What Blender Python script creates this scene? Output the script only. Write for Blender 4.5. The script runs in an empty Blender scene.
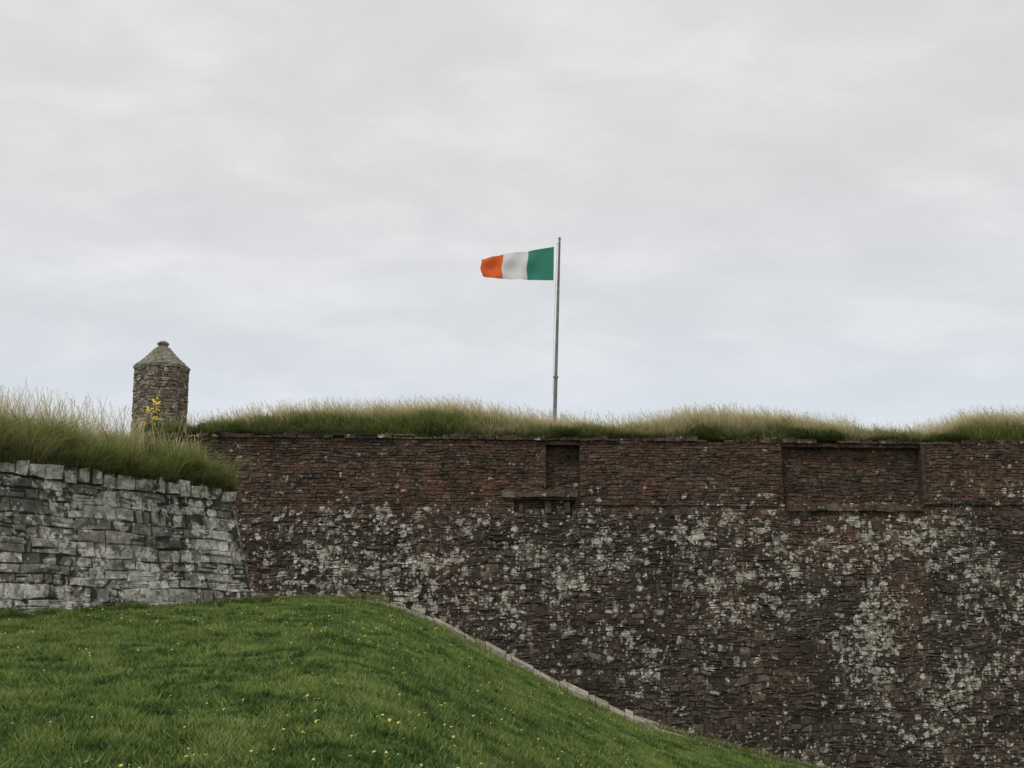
import bpy, math, random
import numpy as np
from mathutils import Vector, noise as mn
random.seed(7); rng=np.random.default_rng(7)
F=1280.0; A=math.atan(226/F); CZ=1.7
ca,sa=math.cos(A),math.sin(A)
def W(px,py,Y):
    u=(px-512)/F; v=(384-py)/F
    t=Y/(ca-v*sa)
    return (t*u, Y, CZ+t*(sa+v*ca))
def proj(x,y,z):
    z=z-CZ; f=y*ca+z*sa; up=-y*sa+z*ca
    return 512+F*x/f, 384-F*up/f
scene=bpy.context.scene
# ---------------------------------------------------------------- materials
def newmat(name):
    m=bpy.data.materials.new(name); m.use_nodes=True
    nt=m.node_tree; nt.nodes.clear()
    return m,nt
class N:
    def __init__(s,nt): s.nt=nt
    def n(s,t,**k):
        o=s.nt.nodes.new(t)
        for a,b in k.items(): setattr(o,a,b)
        return o
    def l(s,a,b): s.nt.links.new(a,b)
    def math(s,op,a,b=None,clamp=False):
        o=s.n('ShaderNodeMath',operation=op,use_clamp=clamp)
        for i,v in enumerate((a,b)):
            if v is None: continue
            if isinstance(v,(int,float)): o.inputs[i].default_value=v
            else: s.l(v,o.inputs[i])
        return o.outputs[0]
    def mix(s,f,a,b,bt='MIX'):
        o=s.n('ShaderNodeMix',data_type='RGBA',blend_type=bt)
        for i,v in ((0,f),(6,a),(7,b)):
            if isinstance(v,(int,float)): o.inputs[i].default_value=v
            elif isinstance(v,tuple): o.inputs[i].default_value=(*v,1)
            else: s.l(v,o.inputs[i])
        return o.outputs[2]
    def noise(s,vec,scale,detail=5,rough=.6,dist=0):
        o=s.n('ShaderNodeTexNoise'); o.inputs['Scale'].default_value=scale
        o.inputs['Detail'].default_value=detail; o.inputs['Roughness'].default_value=rough
        o.inputs['Distortion'].default_value=dist
        s.l(vec,o.inputs['Vector']); return o.outputs[0]
    def ramp(s,f,stops):
        o=s.n('ShaderNodeValToRGB'); e=o.color_ramp.elements
        while len(e)<len(stops): e.new(.5)
        for i,(p,c) in enumerate(stops):
            e[i].position=p; e[i].color=(*c,1) if isinstance(c,tuple) else (c,c,c,1)
        s.l(f,o.inputs[0]); return o.outputs[0]
    def step(s,f,a,b):
        o=s.n('ShaderNodeMapRange',interpolation_type='SMOOTHSTEP')
        s.l(f,o.inputs[0])
        for i,v in ((1,a),(2,b)):
            if isinstance(v,(int,float)): o.inputs[i].default_value=v
            else: s.l(v,o.inputs[i])
        return o.outputs[0]

def stone_mat(name, cols, mortar, lichen=(.42,.42,.38), lscale=4.5, rust=(.15,.082,.053), dirt=.6, cover=0.0):
    m,nt=newmat(name); k=N(nt)
    at=k.n('ShaderNodeAttribute',attribute_name='tint')
    sep=k.n('ShaderNodeSeparateColor'); k.l(at.outputs['Color'],sep.inputs[0])
    R,G,B=sep.outputs; Al=at.outputs['Alpha']
    pos=k.n('ShaderNodeNewGeometry').outputs['Position']
    base=k.ramp(R,[(i/(len(cols)-1),c) for i,c in enumerate(cols)])
    n1=k.noise(pos,7,8,.75)
    base=k.mix(1,base,k.ramp(n1,[(.3,.3),(.7,1.75)]),'MULTIPLY')
    base=k.mix(Al,mortar,base)
    n2=k.noise(pos,.6,7,.7)
    base=k.mix(k.math('MULTIPLY',k.step(n2,.44,.62),dirt),base,(.022,.020,.017))
    n3=k.noise(pos,2.2,7,.7)
    rm=k.math('MULTIPLY',k.step(n3,.36,.60),B,True)
    base=k.mix(rm,base,k.mix(1,rust,k.ramp(n1,[(.3,.35),(.7,1.65)]),'MULTIPLY'))
    def spots(sc_,amp,seedoff,gain):
        va=k.n('ShaderNodeVectorMath',operation='MULTIPLY_ADD')
        wv=k.n('ShaderNodeTexNoise'); wv.inputs['Scale'].default_value=sc_*1.8; wv.inputs['Detail'].default_value=5; wv.inputs['Roughness'].default_value=.65; k.l(pos,wv.inputs['Vector'])
        k.l(wv.outputs['Color'],va.inputs[0]); va.inputs[1].default_value=(amp,)*3; k.l(pos,va.inputs[2])
        vo=k.n('ShaderNodeTexVoronoi'); vo.inputs['Scale'].default_value=sc_; k.l(va.outputs[0],vo.inputs['Vector'])
        sc=k.n('ShaderNodeSeparateColor'); k.l(vo.outputs['Color'],sc.inputs[0])
        rad=k.math('MULTIPLY',k.math('SUBTRACT',k.math('ADD',G,sc.outputs[0]),seedoff-cover),gain)
        return k.math('MULTIPLY',k.math('SUBTRACT',rad,vo.outputs['Distance']),14,True)
    n4=k.noise(pos,lscale*.6,8,.70,.5)
    th=k.math('SUBTRACT',.735-cover*.2,k.math('MULTIPLY',G,.25))
    l1=k.step(n4,th,k.math('ADD',th,.05))
    l2=spots(lscale,.38,.80,.64)
    l3=spots(lscale*2.1,.18,.90,.62)
    n5=k.noise(pos,20,4,.75)
    lc=k.math('MULTIPLY',k.math('MAXIMUM',k.math('MAXIMUM',l1,l2),l3),k.step(n5,.33,.50))
    lcol=k.mix(k.step(k.noise(pos,4,4,.7),.3,.7),(lichen[0]*.45,lichen[1]*.45,lichen[2]*.40),(lichen[0]*1.4,lichen[1]*1.4,lichen[2]*1.4))
    lc=k.math('MULTIPLY',lc,k.math('ADD',.55,k.math('MULTIPLY',Al,.4)))
    base=k.mix(lc,base,lcol)
    bs=k.n('ShaderNodeBsdfPrincipled'); bs.inputs['Roughness'].default_value=.92
    bs.inputs['Specular IOR Level'].default_value=.2
    k.l(base,bs.inputs['Base Color'])
    bp=k.n('ShaderNodeBump'); bp.inputs['Strength'].default_value=.9; bp.inputs['Distance'].default_value=.05
    k.l(k.noise(pos,11,9,.75),bp.inputs['Height']); k.l(bp.outputs[0],bs.inputs['Normal'])
    o=k.n('ShaderNodeOutputMaterial'); k.l(bs.outputs[0],o.inputs[0])
    return m

def blade_mat(name,dark,light,straw,tr=.3):
    m,nt=newmat(name); k=N(nt)
    at=k.n('ShaderNodeAttribute',attribute_name='tint')
    sep=k.n('ShaderNodeSeparateColor'); k.l(at.outputs['Color'],sep.inputs[0])
    R,G,B=sep.outputs
    c=k.mix(R,dark,light)
    c=k.mix(B,c,straw)
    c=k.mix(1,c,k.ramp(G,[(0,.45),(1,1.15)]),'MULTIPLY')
    d=k.n('ShaderNodeBsdfPrincipled'); d.inputs['Roughness'].default_value=.6; d.inputs['Specular IOR Level'].default_value=.25
    k.l(c,d.inputs['Base Color'])
    t=k.n('ShaderNodeBsdfTranslucent'); k.l(c,t.inputs['Color'])
    mx=k.n('ShaderNodeMixShader'); mx.inputs[0].default_value=tr
    k.l(d.outputs[0],mx.inputs[1]); k.l(t.outputs[0],mx.inputs[2])
    o=k.n('ShaderNodeOutputMaterial'); k.l(mx.outputs[0],o.inputs[0])
    return m
def simple_mat(name,c1,c2,scale=6,rough=.9,metal=0,bump=.3):
    m,nt=newmat(name); k=N(nt)
    pos=k.n('ShaderNodeNewGeometry').outputs['Position']
    n=k.noise(pos,scale,7,.65)
    bs=k.n('ShaderNodeBsdfPrincipled'); bs.inputs['Roughness'].default_value=rough; bs.inputs['Metallic'].default_value=metal
    k.l(k.mix(k.step(n,.35,.65),c1,c2),bs.inputs['Base Color'])
    bp=k.n('ShaderNodeBump'); bp.inputs['Strength'].default_value=bump; bp.inputs['Distance'].default_value=.05
    k.l(n,bp.inputs['Height']); k.l(bp.outputs[0],bs.inputs['Normal'])
    o=k.n('ShaderNodeOutputMaterial'); k.l(bs.outputs[0],o.inputs[0])
    return m

M_main=stone_mat('dark_rubble_stone',[(.036,.030,.025),(.092,.071,.054),(.056,.048,.040),(.14,.108,.081),(.04,.035,.030),(.17,.14,.105)],(.038,.032,.027),lichen=(.50,.475,.41),lscale=3.6)
M_left=stone_mat('grey_block_stone',[(.11,.105,.09),(.24,.23,.20),(.15,.14,.12),(.30,.285,.25),(.08,.075,.064)],(.05,.047,.04),lichen=(.58,.56,.50),lscale=4.0,dirt=.8)
M_tur=stone_mat('turret_stone',[(.10,.082,.065),(.22,.18,.145),(.14,.115,.09),(.29,.25,.195)],(.10,.08,.06),lichen=(.42,.40,.33),dirt=.3,lscale=6)
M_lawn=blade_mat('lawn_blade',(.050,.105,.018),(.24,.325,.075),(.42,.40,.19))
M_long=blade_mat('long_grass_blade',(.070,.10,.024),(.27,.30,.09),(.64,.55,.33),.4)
M_soil=simple_mat('mound_turf',(.07,.08,.025),(.20,.17,.08),3)

# ---------------------------------------------------------------- mesh helpers
def link(o,parent=None):
    scene.collection.objects.link(o)
    if parent: o.parent=parent
    return o
def mesh_from(name,V,Fc,mat,col=None,smooth=False,parent=None):
    me=bpy.data.meshes.new(name); me.from_pydata(V,[],Fc); me.materials.append(mat)
    if col is not None:
        a=me.color_attributes.new('tint','FLOAT_COLOR','POINT'); a.data.foreach_set('color',np.asarray(col,dtype=np.float32).ravel())
    if smooth: me.polygons.foreach_set('use_smooth',[True]*len(me.polygons))
    me.update(); return link(bpy.data.objects.new(name,me),parent)
def tri_mesh(name,V,T,col,mat,parent=None):
    V=np.asarray(V,np.float32); T=np.asarray(T,np.int32)
    me=bpy.data.meshes.new(name); me.vertices.add(len(V)); me.vertices.foreach_set('co',V.ravel())
    me.loops.add(T.size); me.loops.foreach_set('vertex_index',T.ravel())
    me.polygons.add(len(T)); me.polygons.foreach_set('loop_start',np.arange(0,T.size,3,dtype=np.int32))
    try: me.polygons.foreach_set('loop_total',np.full(len(T),3,np.int32))
    except Exception: pass
    me.materials.append(mat)
    a=me.color_attributes.new('tint','FLOAT_COLOR','POINT'); a.data.foreach_set('color',np.asarray(col,np.float32).ravel())
    me.update(calc_edges=True); me.validate()
    return link(bpy.data.objects.new(name,me),parent)
def vnoise(x,y,seed=0):
    xi=np.floor(x).astype(np.int64); yi=np.floor(y).astype(np.int64); fx=x-xi; fy=y-yi
    fx=fx*fx*(3-2*fx); fy=fy*fy*(3-2*fy)
    def h(a,b):
        v=np.sin(a*127.1+b*311.7+seed*74.7)*43758.5453; return v-np.floor(v)
    return (h(xi,yi)*(1-fx)+h(xi+1,yi)*fx)*(1-fy)+(h(xi,yi+1)*(1-fx)+h(xi+1,yi+1)*fx)*fy
def fbm(x,y,seed=0,o=4):
    s=0;a=.5;t=0
    for i in range(o):
        s=s+a*vnoise(x*2**i,y*2**i,seed+i*13); t+=a; a*=.55
    return s/t
def blades(P,H,Wd,lean,tint,straw,seg=2,ldir=None):
    n=len(P); ang=rng.uniform(0,2*np.pi,n)
    side=np.stack([np.cos(ang),np.sin(ang),np.zeros(n)],1)*(Wd*.5)[:,None]
    la=rng.uniform(0,2*np.pi,n)
    L=np.stack([np.cos(la),np.sin(la),np.zeros(n)],1)*(lean*H)[:,None]
    if ldir is not None: L=L+np.asarray(ldir)[None,:]*(H*lean)[:,None]
    up=np.array([0,0,1.])[None,:]*H[:,None]
    if seg==1:
        V=np.stack([P-side,P+side,P+up+L],1).reshape(-1,3)
        T=np.arange(n*3).reshape(-1,3)
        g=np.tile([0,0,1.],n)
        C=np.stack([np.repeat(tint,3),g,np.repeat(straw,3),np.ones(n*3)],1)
        return V,T,C
    mid=P+up*.55+L*.3; tip=P+up*(1-.25*np.minimum(lean,1.5))[:,None]+L
    V=np.stack([P-side,P+side,mid-side*.8,mid+side*.8,tip],1).reshape(-1,3)
    b=np.arange(n)[:,None]*5
    T=np.concatenate([b+np.array([[0,1,3]]),b+np.array([[0,3,2]]),b+np.array([[2,3,4]])],1).reshape(-1,3)
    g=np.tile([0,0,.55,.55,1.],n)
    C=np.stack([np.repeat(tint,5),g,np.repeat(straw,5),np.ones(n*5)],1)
    return V,T,C
def cat(parts):
    V=[];T=[];C=[];o=0
    for v,t,c in parts:
        V.append(v);T.append(t+o);C.append(c);o+=len(v)
    return np.concatenate(V),np.concatenate(T),np.concatenate(C)
def seedstems(P,H,straw=1.0,head=.12,hw=.018,wd=.006,lean=.18,ldir=None):
    n=len(P); la=rng.uniform(0,2*np.pi,n)
    L=np.stack([np.cos(la),np.sin(la),np.zeros(n)],1)*(rng.uniform(.1,1,n)*lean*H)[:,None]
    if ldir is not None: L=L+np.asarray(ldir)[None,:]*(H*lean*rng.uniform(.2,1.4,n))[:,None]
    up=np.array([0,0,1.])[None,:]*H[:,None]; mid=P+up*.55+L*.3; tip=P+up*.95+L
    an=rng.uniform(0,np.pi,n); sd=np.stack([np.cos(an),np.sin(an)*.6,np.zeros(n)],1)
    s=sd*wd*.5; hd=(tip-mid); hd/=np.linalg.norm(hd,axis=1)[:,None]
    hs_=(head*rng.uniform(.5,1.3,n))[:,None]; hw_=(hw*rng.uniform(.5,1.2,n))[:,None]
    hb=tip-hd*hs_*.1; hm=tip+hd*hs_*.4; ht=tip+hd*hs_+L*.08
    V=np.stack([P-s,P+s,mid-s,mid+s,tip-s,tip+s,hb,hm-sd*hw_*.5,hm+sd*hw_*.5,ht],1).reshape(-1,3)
    b=np.arange(n)[:,None]*10
    T=np.concatenate([b+np.array([q]) for q in ([0,1,3],[0,3,2],[2,3,5],[2,5,4],[6,8,7],[7,8,9])],1).reshape(-1,3)
    C=np.stack([np.full(n*10,.5),np.tile([.3,.3,.7,.7,.9,.9,1,1,1,1.],n),np.repeat(straw*rng.uniform(.6,1,n),10),np.ones(n*10)],1)
    return V,T,C

class Builder:
    def __init__(s): s.V=[];s.F=[];s.C=[]
    def box8(s,c,col):
        i=len(s.V); s.V+=c; s.C+=[col]*8
        s.F+=[(i,i+1,i+2,i+3)]+[(i+a,i+4+a,i+4+(a+1)%4,i+(a+1)%4) for a in range(4)]
    def panel(s,O,d,n,s0f,s1f,z0,z1,rowh,lenr,colf,off=None,batter=0,shear=None,breaks=(),depth=.8,wave=.05,prot=.025,gap=.012,jit=.014,split=0,cham=.03,md=.028):
        O=np.array(O);d=np.array(d);n=np.array(n)
        z=z0
        def P(ss,zz,o):
            zw=zz+(shear(ss,zz) if shear else 0)
            edge=min(1,(z1-zz)/.5,max(0,(zz-z0)/.5)) if wave else 0
            if wave: zw+=wave*edge*(mn.noise((ss*.7,zz*.9,3.3))+.5*mn.noise((ss*2.3,zz*1.1,7.3)))
            q=O+d*ss+n*(batter*(z1-zz)-o)
            return (q[0],q[1],zw)
        while z<z1-.02:
            h=random.uniform(*rowh)
            if z1-z-h<.06: h=z1-z
            s0=s0f(z);s1=s1f(z); a=s0
            bk=[b for b,za,zb in breaks if za<z+h*.5<zb]
            while a<s1-.01:
                l=lenr[0]+(lenr[1]-lenr[0])*random.random()**1.5
                b=a+l
                for q in bk:
                    if a+.02<q<b or (a+.02<q and q-b<.08 and b<q): b=q
                if s1-b<.12: b=s1
                o0=off((a+b)/2,z+h/2) if off else 0
                subs=[(a,b,z,z+h)]
                if split and random.random()<split and h>.12:
                    f=random.uniform(.35,.65); zm=z+h*f
                    if random.random()<.5 and b-a>.25:
                        c=a+(b-a)*random.uniform(.35,.65); subs=[(a,b,z,zm),(a,c,zm,z+h),(c,b,zm,z+h)]
                    else: subs=[(a,b,z,zm),(a,b,zm,z+h)]
                X=P((a+b)/2,z+h/2,0); g,bb=colf(X,(a+b)/2,z+h/2)
                s.box8([P(a,z,md+o0),P(b,z,md+o0),P(b,z+h,md+o0),P(a,z+h,md+o0),P(a,z,depth+o0),P(b,z,depth+o0),P(b,z+h,depth+o0),P(a,z+h,depth+o0)],(.5,g*.9,bb,0))
                for (xa,xb,ya,yb) in subs:
                    hh_=yb-ya; rv=random.random(); col=(rv,g+random.uniform(-.08,.08),bb,1)
                    pr=random.uniform(-prot,prot)-o0
                    J=lambda: random.uniform(-jit,jit)
                    gg=gap*random.uniform(.5,1.5)
                    base=[(xa+gg,ya+gg),(xb-gg,ya+gg),(xb-gg,yb-gg),(xa+gg,yb-gg)]
                    base=[(x+J(),y+J()*.8) for x,y in base]
                    ins=[(1,1),(-1,1),(-1,-1),(1,-1)]
                    i0=len(s.V); e=min(cham,hh_*.2)
                    s.V+=[P(x,y,.07+o0) for x,y in base]+[P(x,y,.014-pr) for x,y in base]+[P(x+e*ix*random.uniform(.3,2),y+e*iy*random.uniform(.3,1.5),-.012-pr+J()) for (x,y),(ix,iy) in zip(base,ins)]
                    s.C+=[col]*12
                    s.F+=[(i0+8,i0+9,i0+10,i0+11)]
                    for q in range(4):
                        w=(q+1)%4
                        s.F+=[(i0+q,i0+w,i0+4+w,i0+4+q),(i0+4+q,i0+4+w,i0+8+w,i0+8+q)]
                a=b
            z+=h
    def slab(s,O,d,n,a,b,z0,z1,out,back,col,j=.015):
        O=np.array(O);d=np.array(d);n=np.array(n); J=lambda:random.uniform(-j,j)
        def P(ss,zz,o): q=O+d*(ss+J())+n*(o+J()); return (q[0],q[1],zz+J())
        i=len(s.V); s.V+=[P(a,z0,out),P(b,z0,out),P(b,z1,out),P(a,z1,out),P(a,z0,-back),P(b,z0,-back),P(b,z1,-back),P(a,z1,-back)]
        s.C+=[col]*8
        s.F+=[(i,i+1,i+2,i+3),(i+4,i+5,i+6,i+7)]+[(i+a_,i+4+a_,i+4+(a_+1)%4,i+(a_+1)%4) for a_ in range(4)]
    def backing(s,O,d,n,a,b,z0,z1,dep0,dep1):
        O=np.array(O);d=np.array(d);n=np.array(n)
        P=lambda ss,zz,o:(*(O+d*ss-n*o),zz)
        i=len(s.V); s.V+=[P(a,z0,dep0),P(b,z0,dep0),P(b,z1,dep1),P(a,z1,dep1)]; s.C+=[(.2,0,0,0)]*4; s.F.append((i,i+1,i+2,i+3))
    def make(s,name,mat,parent=None):
        return mesh_from(name,s.V,s.F,mat,s.C,parent=parent)

# ================================================================ main fortress wall
pL=np.array(W(190,433,44.8)); pR=np.array(W(1024,442,47.2))
ZT=(pL[2]+pR[2])/2
d=(pR-pL)[:2]; LM=np.linalg.norm(d); d/=LM; nM=np.array([d[1],-d[0]]); OM=pL[:2]
if nM[1]>0: nM=-nM
def s_of(px):
    lo,hi=-20,60
    for _ in range(40):
        m=(lo+hi)/2; q=OM+d*m
        if proj(q[0],q[1],ZT-1)[0]<px: lo=m
        else: hi=m
    return lo
def z_of(py,px=600):
    q=OM+d*s_of(px); return W(px,py,q[1])[2]
Zsplit=z_of(508)
ZB=-7.3
recs=[(s_of(546),s_of(580),z_of(489),z_of(443),.42),
 (s_of(514),s_of(575),z_of(512),z_of(499),.20),
 (s_of(782),s_of(921),z_of(504,850),z_of(447,850),.30),
 (s_of(580),s_of(782),z_of(506),ZT+1,-.05),
 (s_of(921),s_of(1024)+9,z_of(506,950),ZT+1,-.07)]
def offM(s,z):
    for a,b,c,e,o in recs:
        if a<=s<=b and c<=z<=e: return o
    return 0
brk=[]
for a,b,c,e,o in recs[:3]: brk+=[(a,c,e),(b,c,e)]
brk+=[(recs[3][0],recs[3][2],recs[3][3]),(recs[4][0],recs[4][2],recs[4][3])]
def g2(px,py,cx,cy,sx,sy): return math.exp(-((px-cx)/sx)**2-((py-cy)/sy)**2)
def colM(X,s,z):
    px,py=proj(*X)
    if py<500:
        G=.20+.25*g2(px,py,980,480,70,30)+.12*g2(px,py,300,470,60,30)+.18*mn.noise((px*.02,py*.03,4))+.16*max(0,(py-470)/30); B=.62+.5*mn.noise((px*.012,py*.03,1))
    else:
        G=.55+.24*g2(px,py,370,550,140,60)+.14*g2(px,py,650,565,130,50)+.30*g2(px,py,872,620,24,110)+.10*g2(px,py,980,650,80,120)-.25*g2(px,py,560,535,45,20)-.16*g2(px,py,700,690,120,50)+.08*g2(px,py,420,620,120,40)
        G+=.36*mn.noise((px*.013,py*.016,5))+.20*mn.noise((px*.04,py*.04,9))
        if py<520: G-=.15*(520-py)/20
        B=.06+.65*g2(px,py,840,530,55,35)+.45*g2(px,py,910,590,22,90)+.35*g2(px,py,240,545,20,50)+.25*g2(px,py,430,520,60,15)+.35*mn.noise((px*.01,py*.014,8))
        if py<530: B+=.35*(530-py)/30
    return max(0,G),max(0,min(1,B))
bw=Builder()
sS=s_of(137); sE=s_of(1024)+9
bat=.09
bw.panel(OM,d,nM,lambda z:sS,lambda z:sE,ZB,Zsplit,(.13,.27),(.12,.5),colM,off=offM,batter=bat,breaks=brk,wave=.15,prot=.024,jit=.028,split=.5,gap=.003,cham=.03,md=.015)
bw.panel(OM-.03*nM,d,nM,lambda z:sS,lambda z:sE,Zsplit,ZT-.13,(.09,.16),(.13,.42),colM,off=offM,batter=0,breaks=brk,wave=.08,prot=.022,jit=.017,split=.3,gap=.005,md=.02)
bw.backing(OM+nM*(bat*(Zsplit-ZB)),d,nM,sS+.05,sE-.05,ZB,Zsplit,.72,.72+bat*(Zsplit-ZB))
bw.backing(OM,d,nM,sS+.05,sE-.05,Zsplit-.1,ZT-.1,.72,.72)
a=sS
while a<sE:
    l=random.uniform(.2,.8); hh=random.uniform(.06,.19)
    if random.random()>.06: bw.slab(OM,d,nM,a+.008,a+l-.008,ZT-.127,ZT-.127+hh,.07+random.uniform(-.06,.07),.8,(random.random(),.4,.3,1),.022)
    a+=l
def ledge(pa,pb,ya,yb,out):
    a=s_of(pa); e=s_of(pb)
    while a<e-.05:
        l=min(random.uniform(.25,.8),e-a)
        bw.slab(OM,d,nM,a+.006,a+l-.006,z_of(yb,(pa+pb)/2)+random.uniform(-.03,.02),z_of(ya,(pa+pb)/2)+random.uniform(-.03,.02),out+random.uniform(-.04,.04),.5,(random.random(),.4,.4,1),.02); a+=l
ledge(502,577,491,497,.10); ledge(785,918,505,511,.16)
for px in (522,549,568):
    s=s_of(px+random.uniform(-3,3)); w_=random.uniform(.12,.3); bw.slab(OM,d,nM,s-w_/2,s+w_/2,z_of(513),z_of(random.uniform(500,505)),random.uniform(-.12,.02),.5,(random.random(),.3,.3,1),.03)
bw.slab(OM,d,nM,s_of(868),s_of(876),z_of(530,870),z_of(519,870),.2,.3,(.8,.1,1,1),.01)
bw.slab(OM,d,nM,s_of(921),s_of(925),z_of(500,921),z_of(447,921),.09,.4,(.1,.0,.1,1),.006)
ql=OM+d*sS
bw.panel(ql,-nM,-d,lambda z:0,lambda z:8,ZB,ZT-.02,(.15,.25),(.3,.6),lambda X,s,z:(.5,.2),wave=0)
bw.make('fortress_wall',M_main)

hp=[(100,10),(190,14),(240,22),(300,30),(380,32),(450,35),(500,30),(560,20),(620,16),(660,24),(720,31),(780,29),(850,19),(900,11),(935,5),(960,16),(1000,30),(1100,33)]
hs=[s_of(p) for p,_ in hp]; hh=[max(.05,v*.0355-.32) for _,v in hp]
def moundM(s,dep):
    H=np.interp(s,hs,hh)
    h=H*(1-np.exp(-np.maximum(dep,0)/.8))*1.12+ .03
    return ZT-.03+h+.2*(fbm(s*1.3,dep*1.3,3)-.5)*np.minimum(1,np.maximum(dep,0)/.5)
nu,nv=260,30
S=np.linspace(sS,sE,nu); D=np.concatenate([np.linspace(-.02,5,nv-3),[9,20,45]])
V=[];Fc=[]
for j,dd in enumerate(D):
    for i,ss in enumerate(S):
        q=OM+d*ss-nM*dd; V.append((q[0],q[1],float(moundM(ss,min(dd,5)))))
for j in range(nv-1):
    for i in range(nu-1): Fc.append((j*nu+i,j*nu+i+1,(j+1)*nu+i+1,(j+1)*nu+i))
mesh_from('earth_rampart',V,Fc,M_soil,smooth=True)
def ptsM(n,dmin,dmax,pw=1.0):
    s=rng.uniform(sS+.1,sE,n); dep=dmin+(dmax-dmin)*rng.uniform(0,1,n)**pw
    q=OM[None,:]+d[None,:]*s[:,None]-nM[None,:]*dep[:,None]
    return s,dep,np.column_stack([q,moundM(s,dep)-.02])
parts=[]
s,dep,P=ptsM(80000,-.02,3.2,1.25)
cl=fbm(s*.8,dep*.8,11); cl2=fbm(s*2.6,dep*2.6,12,2)
st=np.clip((dep-.25)*1.1+ (fbm(s*.35,dep*.5,5)-.5)*5.0+.30,0,1)*rng.uniform(.35,1,len(s))
H=rng.uniform(.12,.50,len(s))*(.25+.75*cl+1.05*cl2)
parts.append(blades(P,H,rng.uniform(.013,.030,len(s)),rng.uniform(.2,1.0,len(s)),np.clip(cl*1.1+cl2*1.1-.55+rng.normal(0,.2,len(s)),0,1),st,ldir=(-.35,0,0)))
s,dep,P=ptsM(11000,-.06,.15); cl=fbm(s*.8,s*0,21)+.25*(fbm(s*4,s*0,22)-.5); k=cl>.46; P=P[k];n=len(P)
parts.append(blades(P,rng.uniform(.12,.36,n)*(cl[k]*1.7),rng.uniform(.012,.026,n),rng.uniform(.5,1.1,n),rng.uniform(0,.6,n),rng.uniform(0,.3,n),ldir=(nM[0]*.6,nM[1]*.6,-.5)))
for px,w,c in ((567,.5,900),(810,.9,1300),(835,.3,500),(955,.6,700),(235,.5,500),(430,.8,500),(700,.7,500)):
    sc=s_of(px)+rng.normal(0,w*.5,c); dp=rng.uniform(-.05,.4,c); q=OM+d*sc[:,None]-nM*dp[:,None]
    P=np.column_stack([q,moundM(sc,dp)-.03]); parts.append(blades(P,rng.uniform(.15,.45,c),rng.uniform(.02,.05,c),rng.uniform(.3,1.1,c),rng.uniform(0,.35,c),np.zeros(c),ldir=(nM[0]*.3,nM[1]*.3,-.1)))
s,dep,P=ptsM(30000,.4,3.2); k=(fbm(s*.8,dep,31)+.35*(fbm(s*4,dep*3,33,2)-.5))>.45; P=P[k]; n=len(P)
parts.append(seedstems(P,rng.uniform(.25,.95,n)*rng.uniform(.6,1,n),head=.13,hw=.018,wd=.009,lean=.4,ldir=(-.6,0,0)))
V,T,C=cat(parts); tri_mesh('long_grass',V,T,C,M_long)

# ================================================================ near bastion wall (left)
pa=W(0,457,20.5); pc=W(232,489,24.0)
O1=np.array(pa[:2]); C1=np.array(pc[:2]); d1=C1-O1; L1=np.linalg.norm(d1); d1/=L1
n1=np.array([d1[1],-d1[0]])
if n1[1]>0: n1=-n1
d2=np.array([-.447,.894]); d2/=np.linalg.norm(d2); n2=np.array([d2[1],-d2[0]])
if n2[0]<0:n2=-n2
Mx=np.linalg.inv(np.array([n1,n2])); dd=Mx@np.array([1,1.])
k1=dd@d1; k2=dd@d2; b1=.21
zt1=pa[2]; slope1=(pc[2]-pa[2])/L1
def shear1(s,z):
    t=max(0,min(1,(z-.8)/(zt1-.8))); return slope1*max(-3,s)*t
def col1(X,s,z):
    px,py=proj(*X)
    G=.74+.20*g2(px,py,100,540,90,30)+.22*g2(px,py,120,595,120,12)+.6*mn.noise((s*1.1,z*1.5,2))
    if py>0 and z>zt1-.3: G+=.12
    return max(0,G),.05
bl=Builder()
zc1=zt1-.26
bl.panel(O1,d1,n1,lambda z:-11,lambda z:L1+k1*b1*(zt1-z),.2,zc1,(.13,.27),(.12,.6),col1,batter=b1,shear=shear1,wave=.06,prot=.014,jit=.022,gap=.001,split=.35,cham=.024,md=.008)
bl.panel(C1,d2,n2,lambda z:k2*b1*(zt1-z),lambda z:17,-4,zc1,(.14,.24),(.25,.6),lambda X,s,z:(.7,.1),batter=b1,shear=lambda s,z:slope1*L1*max(0,min(1,(z-.8)/(zt1-.8))),wave=.0)
bl.backing(O1+n1*b1*(zc1-.2),d1,n1,-11,L1-.3,.2,zc1-.1,.7,.7+b1*(zc1-.2))
def coping(O,dr,n,a,e,zf):
    while a<e-.05:
        l=min(random.uniform(.18,.46),e-a)
        if e-a-l<.15: l=e-a
        z=zf(a+l/2); o=b1*.26+random.uniform(-.03,.05)
        cc=(random.choice((.35,.75,.9,.6)),random.uniform(.85,1.15),.02,1)
        bl.slab(O,dr,n,a+.018,a+l-.018,z-.25,z+random.uniform(-.07,.03),o,.35,cc,.028)
        bl.slab(O,dr,n,a-.01,a+l+.01,z-.255,z-.06,-.03,.4,(.2,.1,0,0),.0)
        a+=l
zf=lambda s: zt1+slope1*max(-3,s)
coping(O1,d1,n1,-11,L1+.02,zf)
coping(C1,d2,n2,.25,17,lambda s:zf(L1))
bl.make('bastion_wall',M_left)
kk=(n1@n2)/(d1@n2)
def mound1(s,dep):
    smax=L1+kk*dep; dr=np.maximum(0,(smax-s))*abs(d1@n2)
    m=np.minimum(np.maximum(dep,0),dr)
    base=zt1+slope1*np.maximum(-3,np.minimum(s,L1))-.06
    return base+.60*(1-np.exp(-m/.75))+.2*(fbm(s*1.5,dep*1.5,9)-.5)*np.minimum(1,m/.4)
nu,nv=120,34; V=[];Fc=[]
D=np.concatenate([np.linspace(.0,4,nv-3),[6,9,14]])
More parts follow.
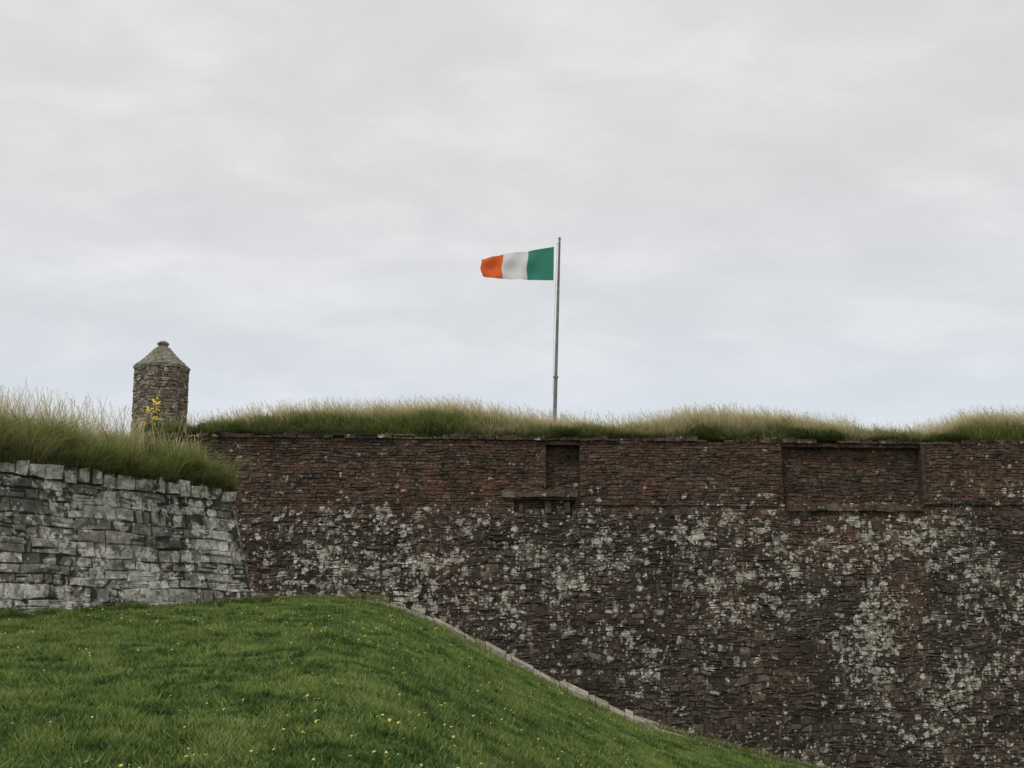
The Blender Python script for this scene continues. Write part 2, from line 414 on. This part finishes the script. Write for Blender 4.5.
for j,dp in enumerate(D):
    for u in np.linspace(0,1,nu):
        s=-11+u**.8*(11+L1+kk*dp-.0); q=O1+d1*s-n1*dp; V.append((q[0],q[1],float(mound1(s,dp))))
for j in range(nv-1):
    for i in range(nu-1): Fc.append((j*nu+i,j*nu+i+1,(j+1)*nu+i+1,(j+1)*nu+i))
mesh_from('bastion_earth_mound',V,Fc,M_soil,smooth=True)
def pts1(n,dmin,dmax,pw=1.,smin=-4):
    dep=dmin+(dmax-dmin)*rng.uniform(0,1,n)**pw; s=smin+(L1+kk*np.maximum(dep,0)-smin)*rng.uniform(0,1,n)
    q=O1[None,:]+d1[None,:]*s[:,None]-n1[None,:]*dep[:,None]
    return s,dep,np.column_stack([q,mound1(s,dep)-.02])
parts=[]
s,dep,P=pts1(58000,.02,3.2,1.2)
cl=fbm(s*1.3,dep*1.3,41); cl2=fbm(s*3.6,dep*3.6,42,2)
tip_=np.clip((cl2-.25)*1.9,0,1)**1.5
st=np.clip((dep-.40)*.7+(fbm(s*.8,dep*.8,45)-.50)*2.8+(fbm(s*5,dep*5,46,2)-.5)*1.2,0,1)*rng.uniform(.2,1,len(s))
parts.append(blades(P,rng.uniform(.16,.68,len(s))*(.2+.5*cl+1.0*tip_),rng.uniform(.009,.021,len(s)),rng.uniform(.2,1.2,len(s)),np.clip(cl*.8+tip_*1.1-.4+rng.normal(0,.25,len(s)),0,1),st,ldir=(n1[0]*.3,n1[1]*.3,0)))
s,dep,P=pts1(13000,-.05,.25); cl=fbm(s*1.6,s*0,51)+.5*(fbm(s*5,s*0,53)-.5); k=cl>.38; P=P[k]; n=len(P)
parts.append(blades(P,rng.uniform(.12,.44,n)*(cl[k]*1.6),rng.uniform(.008,.019,n),rng.uniform(.5,1.2,n),np.clip(rng.uniform(.0,.9,n)+(cl[k]-.5)*3,0,1),rng.uniform(0,.35,n),ldir=(n1[0]*.6,n1[1]*.6,-.35)))
s,dep,P=pts1(20000,.4,3.4); k=((fbm(s*.9,dep,61)+.4*(fbm(s*4,dep*4,63,2)-.5))>.43)&(rng.uniform(0,1,len(s))<np.clip(1.15-.24*(s+.5),.10,1)); P=P[k]; n=len(P)
parts.append(seedstems(P,rng.uniform(.35,1.25,n)*rng.uniform(.7,1,n),head=.10,hw=.014,wd=.007,lean=.35,ldir=(-.3,0,0)))
c=9000; sc=L1-.6+rng.normal(0,.45,c); dp=np.abs(rng.normal(.35,.3,c)); sc=np.minimum(sc,L1+kk*dp-.12)
q=O1+d1*sc[:,None]-n1*dp[:,None]; P=np.column_stack([q,mound1(sc,dp)-.02]); cl=fbm(sc*4,dp*4,65,2)
parts.append(blades(P,rng.uniform(.12,.46,c)*(.35+1.0*cl),rng.uniform(.009,.018,c),rng.uniform(.3,1.0,c),np.clip(rng.uniform(.2,.9,c)+(cl-.5)*1.6,0,1),rng.uniform(0,.3,c),ldir=(-.05,-.1,0)))
V,T,C=cat(parts); tri_mesh('long_grass',V,T,C,M_long)

# ================================================================ lawn / terrain
kn=[(-600,640,17.0),(-250,622,19.5),(0,613,21.5),(110,606,23.2),(250,600,25),(330,596,26.3),(385,603,26.5),(430,621,26.8),(500,657,27.2),(570,693,27.6),(640,725,28),(740,753,28.6),(830,774,29),(1024,815,30),(1400,880,30)]
th=[-math.pi,-2.0,-1.2];rr=[30,30,26];zz=[0,0,.9]
for p in kn:
    x,y,z=W(*p); th.append(math.atan2(x,y)); rr.append(math.hypot(x,y)); zz.append(z)
th+=[1.2,2.0,math.pi]; rr+=[30,30,30]; zz+=[-2.5,-.6,0]
tt=np.linspace(-math.pi,math.pi,2881)
rT=np.interp(tt,th,rr); zT=np.interp(tt,th,zz)
ker=np.hanning(17); ker/=ker.sum()
rT=np.convolve(np.pad(rT,8,'edge'),ker,'valid'); zT=np.convolve(np.pad(zT,8,'edge'),ker,'valid')
def gz(x,y):
    t=np.arctan2(x,y); r=np.hypot(x,y); rc=np.interp(t,tt,rT); zc=np.interp(t,tt,zT); q=np.clip(r/rc,0,1)
    return zc*q+.12*np.sin(np.pi*q)*np.clip(1.6-np.abs(t),0,1)+ (.14*(fbm(x*.6,y*.6,71)-.5)+.10*(fbm(x*2.0,y*2.0,73)-.5))*np.clip((1-q)*8,.15,1)
TH=np.concatenate([np.linspace(-math.pi,-.75,50)[:-1],np.linspace(-.75,.75,340),np.linspace(.75,math.pi,50)[1:]])
Q=np.linspace(0,1,130)
V=[];Fc=[];ring=len(TH)
for q in Q:
    rc=np.interp(TH,tt,rT)*max(q,1e-4); x=rc*np.sin(TH); y=rc*np.cos(TH); z=gz(x,y)
    V+=list(zip(x.tolist(),y.tolist(),z.tolist()))
rc=np.interp(TH,tt,rT); zc=np.interp(TH,tt,zT)
drop=(TH>-1.0)&(TH<1.6)
for add,zv in ((.25,None),(.5,-7),(12,-7),(60,-7),(300,-7),(3500,-7)):
    r=rc+add; x=r*np.sin(TH); y=r*np.cos(TH)
    z=zc-.05 if zv is None else np.where(drop,zv,zc*np.exp(-add/60)-.05)
    V+=list(zip(x.tolist(),y.tolist(),z.tolist()))
nr=len(Q)+6
for j in range(nr-1):
    for i in range(ring-1): Fc.append((j*ring+i,j*ring+i+1,(j+1)*ring+i+1,(j+1)*ring+i))
m,nt=newmat('lawn_turf'); k=N(nt); pos=k.n('ShaderNodeNewGeometry').outputs['Position']
c=k.mix(k.step(k.noise(pos,1.2,6,.6),.35,.65),(.04,.07,.014),(.10,.16,.034))
c=k.mix(k.step(k.noise(pos,8,6,.7),.52,.72),c,(.075,.065,.03))
bs=k.n('ShaderNodeBsdfPrincipled'); bs.inputs['Roughness'].default_value=.95; bs.inputs['Specular IOR Level'].default_value=.1; k.l(c,bs.inputs['Base Color'])
o=k.n('ShaderNodeOutputMaterial'); k.l(bs.outputs[0],o.inputs[0])
mesh_from('ground',V,Fc,m,smooth=True)
n=380000
t=rng.uniform(-.45,.42,n); rc=np.interp(t,tt,rT); q=rng.uniform(.18,1.0,n); r=q*rc
x=r*np.sin(t); y=r*np.cos(t)
keep=((x-O1[0])*n1[0]+(y-O1[1])*n1[1]>b1*2.0)|((x-C1[0])*n2[0]+(y-C1[1])*n2[1]>b1*2)
edge=(rc-r<.38)&(t>-.1); keep&=~(edge&(rng.uniform(0,1,n)<.8))
x=x[keep];y=y[keep];n=len(x)
c1=fbm(x*.35,y*.35,81); c2=fbm(x*1.5,y*1.5,83,3); c3=fbm(x*5,y*5,87,2)
P=np.column_stack([x,y,gz(x,y)-.006])
H=rng.uniform(.025,.075,n)*(.05+.85*c2+1.0*np.clip((c3-.2)*1.5,0,1.2))
tint=np.clip(.42+(c1-.5)*1.6+(c2-.5)*2.6+(c3-.5)*2.4+rng.normal(0,.2,n),0,1)
straw=(rng.uniform(0,1,n)<.06+.2*np.clip((c2-.50)*5,0,1))*rng.uniform(.3,.9,n)
parts=[blades(P,H,rng.uniform(.006,.015,n),rng.uniform(.3,1.3,n),tint,straw,seg=1)]
nc=1800; ct=rng.uniform(-.45,.3,nc); cr=np.interp(ct,tt,rT)*rng.uniform(.18,.97,nc); cx_=cr*np.sin(ct); cy_=cr*np.cos(ct)
k_=((cx_-O1[0])*n1[0]+(cy_-O1[1])*n1[1]>.7); cx_=cx_[k_];cy_=cy_[k_]; nc=len(cx_); rep=45
x=np.repeat(cx_,rep)+rng.normal(0,.07,nc*rep)*np.repeat(rng.uniform(.4,1.6,nc),rep); y=np.repeat(cy_,rep)+rng.normal(0,.07,nc*rep)
ctint=np.repeat(rng.choice([0,.1,.6,1.0],nc),rep); hs2=np.repeat(rng.uniform(.6,1.3,nc),rep)
parts.append(blades(np.column_stack([x,y,gz(x,y)-.005]),rng.uniform(.035,.08,nc*rep)*hs2,rng.uniform(.012,.024,nc*rep),rng.uniform(.3,1.3,nc*rep),np.clip(ctint+rng.normal(0,.1,nc*rep),0,1),np.zeros(nc*rep),seg=1))
n=9000; t=rng.uniform(-.2,.30,n); rc=np.interp(t,tt,rT); r=rc-.3-rng.uniform(0,1,n)**1.5*.7; x=r*np.sin(t); y=r*np.cos(t)
k_=fbm(x*2,y*2,95)>.47; x=x[k_];y=y[k_];n=len(x)
parts.append(blades(np.column_stack([x,y,gz(x,y)-.01]),rng.uniform(.03,.13,n),rng.uniform(.006,.014,n),rng.uniform(.3,1.2,n),rng.uniform(0.1,.8,n),(rng.uniform(0,1,n)<.35)*.7))
n=5000; t=rng.uniform(-.12,.30,n); rc=np.interp(t,tt,rT); r=rc-.3+rng.uniform(0,.35,n); x=r*np.sin(t); y=r*np.cos(t)
k_=(fbm(x*1.5,y*1.5,97)>np.interp(t,[-.12,.08,.12],[.56,.56,.30])); x=x[k_];y=y[k_];n=len(x)
parts.append(blades(np.column_stack([x,y,gz(x,y)+.03]),rng.uniform(.08,.2,n),rng.uniform(.008,.016,n),rng.uniform(.3,1.2,n),rng.uniform(0.1,.8,n),(rng.uniform(0,1,n)<.45)*.8))
n=9000; s=rng.uniform(-3,L1+.55,n); q=O1+d1*s[:,None]+n1*(b1*2.15+rng.uniform(0,.35,n)**1.3)[:,None]; cl=fbm(s*1.3,s*0,91)
parts.append(blades(np.column_stack([q,gz(q[:,0],q[:,1])-.01]),rng.uniform(.04,.20,n)*cl*1.7,rng.uniform(.006,.014,n),rng.uniform(.2,1,n),rng.uniform(0,.7,n),(rng.uniform(0,1,n)<.15)*.6))
V,T,C=cat(parts); tri_mesh('lawn_grass',V,T,C,M_lawn)
def flowers(name,n,col,size,thr,seed):
    t=rng.uniform(-.42,.3,n*4); rc=np.interp(t,tt,rT); q=rng.uniform(.18,.97,n*4); r=q*rc; x=r*np.sin(t);y=r*np.cos(t)
    k=(fbm(x*.5,y*.5,seed)>thr)&((x-O1[0])*n1[0]+(y-O1[1])*n1[1]>.5); x=x[k][:n];y=y[k][:n]; z=gz(x,y)
    V=[];Fc=[]
    for a,b,c in zip(x,y,z):
        h=c+random.uniform(.055,.09); R=size*random.uniform(.6,1.3); i=len(V); ph=random.random()*6
        tx,ty=random.uniform(-.5,.2),random.uniform(-.8,.3)
        for j in range(10):
            an=ph+j*math.pi/5; rr_=R*(1 if j%2 else .5); dx,dy=rr_*math.cos(an),rr_*math.sin(an)
            V.append((a+dx,b+dy,h-(dx*tx+dy*ty)))
        V.append((a,b,h+.3*R))
        for j in range(10): Fc.append((i+j,i+(j+1)%10,i+10))
        V+= [(a-.001,b,c),(a+.001,b,c),(a,b,h)]; Fc.append((i+11,i+12,i+13))
    mesh_from(name,V,Fc,simple_mat(name+'_petal',col,tuple(v*.8 for v in col),30,.7,0,0))
flowers('yellow_wildflowers',620,(.66,.60,.15),.014,.46,101)
flowers('white_clover_flowers',200,(.55,.56,.46),.011,.46,103)

# ================================================================ counterscarp coping along the crest
bc=Builder()
def crest(t,o=0): r=np.interp(t,tt,rT)+o; return np.array([r*math.sin(t),r*math.cos(t)]),float(np.interp(t,tt,zT))
t=math.atan2(*W(366,597,26.5)[:2]); tend=1.1
while t<tend:
    l=random.uniform(.10,.55); r=np.interp(t,tt,rT); tn=t+l/r
    inn=-.36+random.uniform(-.18,.14)
    a,za=crest(t+.0002,inn); b,zb=crest(tn-.0002,inn+random.uniform(-.08,.08)); c,_=crest(tn-.0002,.5); e,_=crest(t+.0002,.5)
    pxx=proj(a[0],a[1],za)[0]
    up_=float(np.interp(pxx,[366,400,620,690,740],[.06,.14,.13,.03,.0]))
    th_=up_+random.uniform(-.06,.03); dn=.28
    cc=(random.random(),random.uniform(.3,.8),.3,1)
    i=len(bc.V); J=lambda:random.uniform(-.03,.03)
    bc.V+=[(a[0],a[1],za+th_+J()-.04),(b[0],b[1],zb+th_+J()-.04),(c[0],c[1],zb+th_+J()),(e[0],e[1],za+th_+J()),(a[0],a[1],za-dn),(b[0],b[1],zb-dn),(c[0],c[1],zb-dn),(e[0],e[1],za-dn)]
    bc.C+=[cc]*8; bc.F+=[(i,i+1,i+2,i+3)]+[(i+q,i+4+q,i+4+(q+1)%4,i+(q+1)%4) for q in range(4)]
    t=tn
tp=[math.atan2(*W(p,600,27)[:2]) for p in (270,362,430,500,570,640,740,830,1024,1400)]
for ta,tb in zip(tp[:-1],tp[1:]):
    a,za=crest(ta,.45); b,zb=crest(tb,.45); dv=b-a; L=np.linalg.norm(dv); dv/=L; nv_=np.array([-dv[1],dv[0]])
    if nv_@a<0: nv_=-nv_
    sl=(zb-za)/L
    bc.panel(a,dv,nv_,lambda z:0,lambda z:L,-7.2,za-.25,(.2,.35),(.3,.7),lambda X,s,z:(.5,.2),shear=lambda s,z,sl=sl,za=za:sl*s*(z+7.2)/(za+7),wave=0,depth=.3)
M_cop=stone_mat('coping_stone',[(.33,.29,.225),(.44,.40,.32),(.27,.235,.18)],(.03,.03,.025),lichen=(.50,.48,.42),dirt=.3,lscale=7,rust=(.24,.18,.11))
bc.make('counterscarp_wall',M_cop)

# ================================================================ sentry turret
tur=bpy.data.objects.new('sentry_turret',None); link(tur)
tc=np.array(W(160.5,400,46.2)); cx,cy=tc[0],tc[1]
zE=W(160,367,46.2)[2]; zA=W(160,342,46.2)[2]; zBt=W(160,452,46.2)[2]; Rt=.98
def hexp(R,k,ph=math.radians(20)): a=ph+k*math.pi/3; return np.array([cx+R*math.cos(a),cy+R*math.sin(a)])
bt=Builder()
for k_ in range(6):
    a=hexp(Rt,k_);b=hexp(Rt,k_+1); dv=b-a;L=np.linalg.norm(dv);dv/=L; nn=np.array([dv[1],-dv[0]])
    if nn@((a+b)/2-np.array([cx,cy]))<0: nn=-nn
    bt.panel(a,dv,nn,lambda z:0,lambda z:L,zBt,zE-.1,(.10,.19),(.10,.34),lambda X,s,z:(.52+.3*random.random(),.2),wave=.05,depth=.25,prot=.014,jit=.014,gap=.003,split=.4,md=.014)
bt.make('turret_body',M_tur,tur)
br=Builder()
def ringmesh(prof,sub=5,jj=.012):
    base=len(br.V); n=6*sub
    for R,z in prof:
        for k_ in range(6):
            a=hexp(R,k_);b=hexp(R,k_+1)
            for q in range(sub):
                p=a+(b-a)*q/sub; br.V.append((p[0]+random.uniform(-jj,jj),p[1]+random.uniform(-jj,jj),z+random.uniform(-jj,jj))); br.C.append((random.random(),.55,.2,1))
    for j in range(len(prof)-1):
        for i in range(n): br.F.append((base+j*n+i,base+j*n+(i+1)%n,base+(j+1)*n+(i+1)%n,base+(j+1)*n+i))
    br.F.append(tuple(base+(len(prof)-1)*n+i for i in range(n)))
ringmesh([(.8,zE-.115),(Rt+.035,zE-.11),(Rt+.05,zE-.02),(Rt+.0,zE)])
prof=[]; hR=(zA-.22)-zE; steps=7; R0=Rt+.02; R1=.24
for i in range(steps):
    f=i/steps; g=(i+1)/steps
    ra=R0+(R1-R0)*(f**.86); rb=R0+(R1-R0)*(g**.86)
    prof+=[(ra,zE+hR*f+.01),(rb+.028,zE+hR*g)]
ringmesh(prof+[(.2,zE+hR+.01)])
zc_=zE+hR
ringmesh([(.17,zc_-.02),(.18,zc_+.1),(.22,zc_+.12),(.22,zc_+.17),(.12,zc_+.24)],sub=2,jj=.018)
M_roof=stone_mat('turret_roof_stone',[(.15,.14,.11),(.25,.235,.19),(.20,.185,.15),(.31,.29,.235)],(.1,.09,.07),lichen=(.38,.37,.31),dirt=.3,rust=(.14,.13,.07))
br.make('turret_roof',M_roof,tur)

# ================================================================ flagpole + flag
def tube(V,Fc,a,b,ra,rb,n=10):
    a=Vector(a);b=Vector(b);dv=(b-a).normalized();u=dv.orthogonal().normalized();w=dv.cross(u);i=len(V)
    for p,r in((a,ra),(b,rb)):
        for j in range(n):
            an=2*math.pi*j/n; V.append(tuple(p+u*(r*math.cos(an))+w*(r*math.sin(an))))
    for j in range(n): Fc.append((i+j,i+(j+1)%n,i+n+(j+1)%n,i+n+j))
    Fc.append(tuple(i+j for j in range(n)));Fc.append(tuple(i+n+j for j in range(n)))
YP=50.0
pb=Vector(W(554.2,436,YP)); ptp=Vector(W(559.6,239,YP)); 
def along(py): f=(436-py)/(436-239); return pb+(ptp-pb)*f
V=[];Fc=[]
tube(V,Fc,pb,along(378),.080,.074,14); tube(V,Fc,along(378),along(300),.064,.055,14); tube(V,Fc,along(300),ptp,.055,.042,14)
tube(V,Fc,along(379),along(377.5),.1,.1,14)
tube(V,Fc,ptp,ptp+Vector((0,0,.03)),.06,.06); tube(V,Fc,ptp+Vector((0,0,.03)),ptp+Vector((0,0,.09)),.05,.015)
h0=along(244)+Vector((-.09,-.04,0)); h1=along(395)+Vector((-.10,-.05,0))
hm=along(330)+Vector((-.13,-.07,0))
tube(V,Fc,h0,hm,.006,.006,5); tube(V,Fc,hm,h1,.006,.006,5)
tube(V,Fc,along(395),h1,.02,.012,6); tube(V,Fc,along(244),h0,.02,.012,6)
mesh_from('flagpole',V,Fc,simple_mat('weathered_pole_paint',(.14,.13,.12),(.22,.21,.20),4,.6,0,.05))
nu,nv=90,36; V=[];Fc=[]
topx=[(0,554,247),(.3,530,250.5),(.36,527,251),(.5,514,253.5),(.68,504,254.5),(.85,492,256.5),(1,481.5,259)]
botx=[(0,553.5,280.5),(.3,529,280.5),(.5,516,280),(.68,503,279),(.85,492,278),(1,482.5,276.5)]
for i in range(nu+1):
    u=i/nu; fx=np.interp(u,[q[0] for q in topx],[q[1] for q in topx]); fy=np.interp(u,[q[0] for q in topx],[q[2] for q in topx])
    gx=np.interp(u,[q[0] for q in botx],[q[1] for q in botx]); gy=np.interp(u,[q[0] for q in botx],[q[2] for q in botx])
    a=Vector(W(fx,fy,YP)); b=Vector(W(gx,gy,YP))
    for j in range(nv+1):
        v=j/nv; p=a.lerp(b,v)
        amp=min(1,u*2.5)
        p.y+=amp*(.10*math.sin(u*9+v*1.5)+.05*math.sin(u*19-v*5+1)+.04*math.sin(v*9+u*4))-.03
        p.z+=amp*(.015*math.sin(u*11+.6)+.008*math.sin(u*31))
        p.x+=-.05*math.sin(v*math.pi)*u + .02*amp*math.sin(v*8)
        V.append(tuple(p))
for i in range(nu):
    for j in range(nv): Fc.append((i*(nv+1)+j,(i+1)*(nv+1)+j,(i+1)*(nv+1)+j+1,i*(nv+1)+j+1))
def cloth(name,c):
    m,nt=newmat(name);k=N(nt); d_=k.n('ShaderNodeBsdfPrincipled'); d_.inputs['Roughness'].default_value=.75
    tc_=k.n('ShaderNodeNewGeometry').outputs['Position']
    col=k.mix(k.noise(tc_,3,3),tuple(v*.9 for v in c),c)
    k.l(col,d_.inputs['Base Color']); t_=k.n('ShaderNodeBsdfTranslucent'); k.l(col,t_.inputs['Color'])
    mx=k.n('ShaderNodeMixShader'); mx.inputs[0].default_value=.45; k.l(d_.outputs[0],mx.inputs[1]);k.l(t_.outputs[0],mx.inputs[2])
    o=k.n('ShaderNodeOutputMaterial');k.l(mx.outputs[0],o.inputs[0]); return m
fl=mesh_from('irish_flag',V,Fc,cloth('flag_green',(.05,.27,.19)),smooth=True)
fl.data.materials.append(cloth('flag_white',(.88,.88,.89))); fl.data.materials.append(cloth('flag_orange',(.92,.16,.035)))
for p in fl.data.polygons:
    u=(p.index//nv)/nu; p.material_index=0 if u<1/3 else (1 if u<.68 else 2)
# ================================================================ ragwort on bastion
V=[];Fc=[];mi=[]
def rag(px,py0,py1,Y,nf):
    b=Vector(W(px,py0,Y)); t=Vector(W(px+random.uniform(-3,3),py1,Y)); tube(V,Fc,b,t,.007,.004,5); 
    while len(mi)<len(Fc): mi.append(0)
    for _ in range(26):
        f=random.uniform(.1,.85); p=b.lerp(t,f); an=random.uniform(0,6.28); L=random.uniform(.05,.12); q=p+Vector((math.cos(an)*L,math.sin(an)*L,random.uniform(-.02,.05))); w=Vector((-math.sin(an),math.cos(an),.3))*.018
        i=len(V); V.extend([tuple(p),tuple(p.lerp(q,.6)+w),tuple(q),tuple(p.lerp(q,.6)-w)]); Fc.append((i,i+1,i+2,i+3)); mi.append(0)
    for _ in range(nf):
        p=t+Vector((random.gauss(0,.045),random.gauss(0,.05),random.gauss(0,.03))); i=len(V); R=random.uniform(.013,.022); ph=random.random()*6
        for j in range(6): V.append((p.x+R*math.cos(ph+j*1.047),p.y+R*.5*math.sin(ph+j*1.047),p.z+R*.7*math.sin(ph+j*1.047)))
        Fc.append(tuple(range(i,i+6))); mi.append(1)
for a in ((154,438,402,25.0,18),(151,438,409,25.1,14),(158,438,410,25.0,9),(152,438,419,24.8,10),(144,438,423,24.8,8)): rag(*a)
ro=mesh_from('ragwort_plant',V,Fc,simple_mat('ragwort_leaf',(.07,.11,.03),(.11,.16,.04),20,.8))
ro.data.materials.append(simple_mat('ragwort_petal',(.85,.60,.03),(.75,.52,.03),20,.7))
ro.data.polygons.foreach_set('material_index',mi)

# ================================================================ sky, sun, camera
w=bpy.data.worlds.new('World'); scene.world=w; w.use_nodes=True; nt=w.node_tree; nt.nodes.clear(); k=N(nt)
el,az=math.radians(52),math.radians(215)
sk=k.n('ShaderNodeTexSky',sky_type='NISHITA'); sk.sun_disc=False; sk.sun_elevation=el; sk.sun_rotation=az
b0=k.n('ShaderNodeBackground'); b0.inputs[1].default_value=.10; k.l(sk.outputs[0],b0.inputs[0])
tc_=k.n('ShaderNodeTexCoord').outputs['Generated']
sp=k.n('ShaderNodeSeparateXYZ'); k.l(tc_,sp.inputs[0])
zp=k.math('ADD',k.math('MAXIMUM',sp.outputs[2],0),.22)
cb=k.n('ShaderNodeCombineXYZ'); k.l(k.math('DIVIDE',sp.outputs[0],zp),cb.inputs[0]); k.l(k.math('MULTIPLY',k.math('DIVIDE',sp.outputs[1],zp),1.3),cb.inputs[1])
n1_=k.noise(cb.outputs[0],1.5,8,.52,.3); n2_=k.noise(cb.outputs[0],4.5,8,.62,.4)
f=k.math('ADD',k.math('MULTIPLY',n1_,.6),k.math('MULTIPLY',n2_,.4))
cl=k.ramp(f,[(.36,(.69,.685,.695)),(.5,(.75,.745,.75)),(.64,(.86,.85,.845))])
hz=k.step(sp.outputs[2],.06,.34)
cc=k.mix(hz,k.mix(k.step(f,.35,.65),(.685,.75,.82),(.78,.83,.885)),cl)
b1_=k.n('ShaderNodeBackground'); k.l(cc,b1_.inputs[0]); b1_.inputs[1].default_value=1.0
mx=k.n('ShaderNodeMixShader'); mx.inputs[0].default_value=.94; k.l(b0.outputs[0],mx.inputs[1]); k.l(b1_.outputs[0],mx.inputs[2])
o=k.n('ShaderNodeOutputWorld'); k.l(mx.outputs[0],o.inputs[0])
sun=bpy.data.lights.new('sun','SUN'); sun.energy=1.5; sun.angle=math.radians(14); sun.color=(1,.96,.89)
so=link(bpy.data.objects.new('sun',sun)); dr=Vector((math.sin(az)*math.cos(el),math.cos(az)*math.cos(el),math.sin(el)))
so.rotation_euler=dr.to_track_quat('Z','Y').to_euler()
cam=bpy.data.cameras.new('camera'); cam.lens=45; cam.sensor_width=36; cam.clip_end=6000; cam.clip_start=.1
co=link(bpy.data.objects.new('camera',cam)); co.location=(0,0,CZ); co.rotation_euler=(math.pi/2+A,0,0)
scene.camera=co
scene.view_settings.view_transform='Standard'; scene.view_settings.look='None'; scene.view_settings.exposure=0
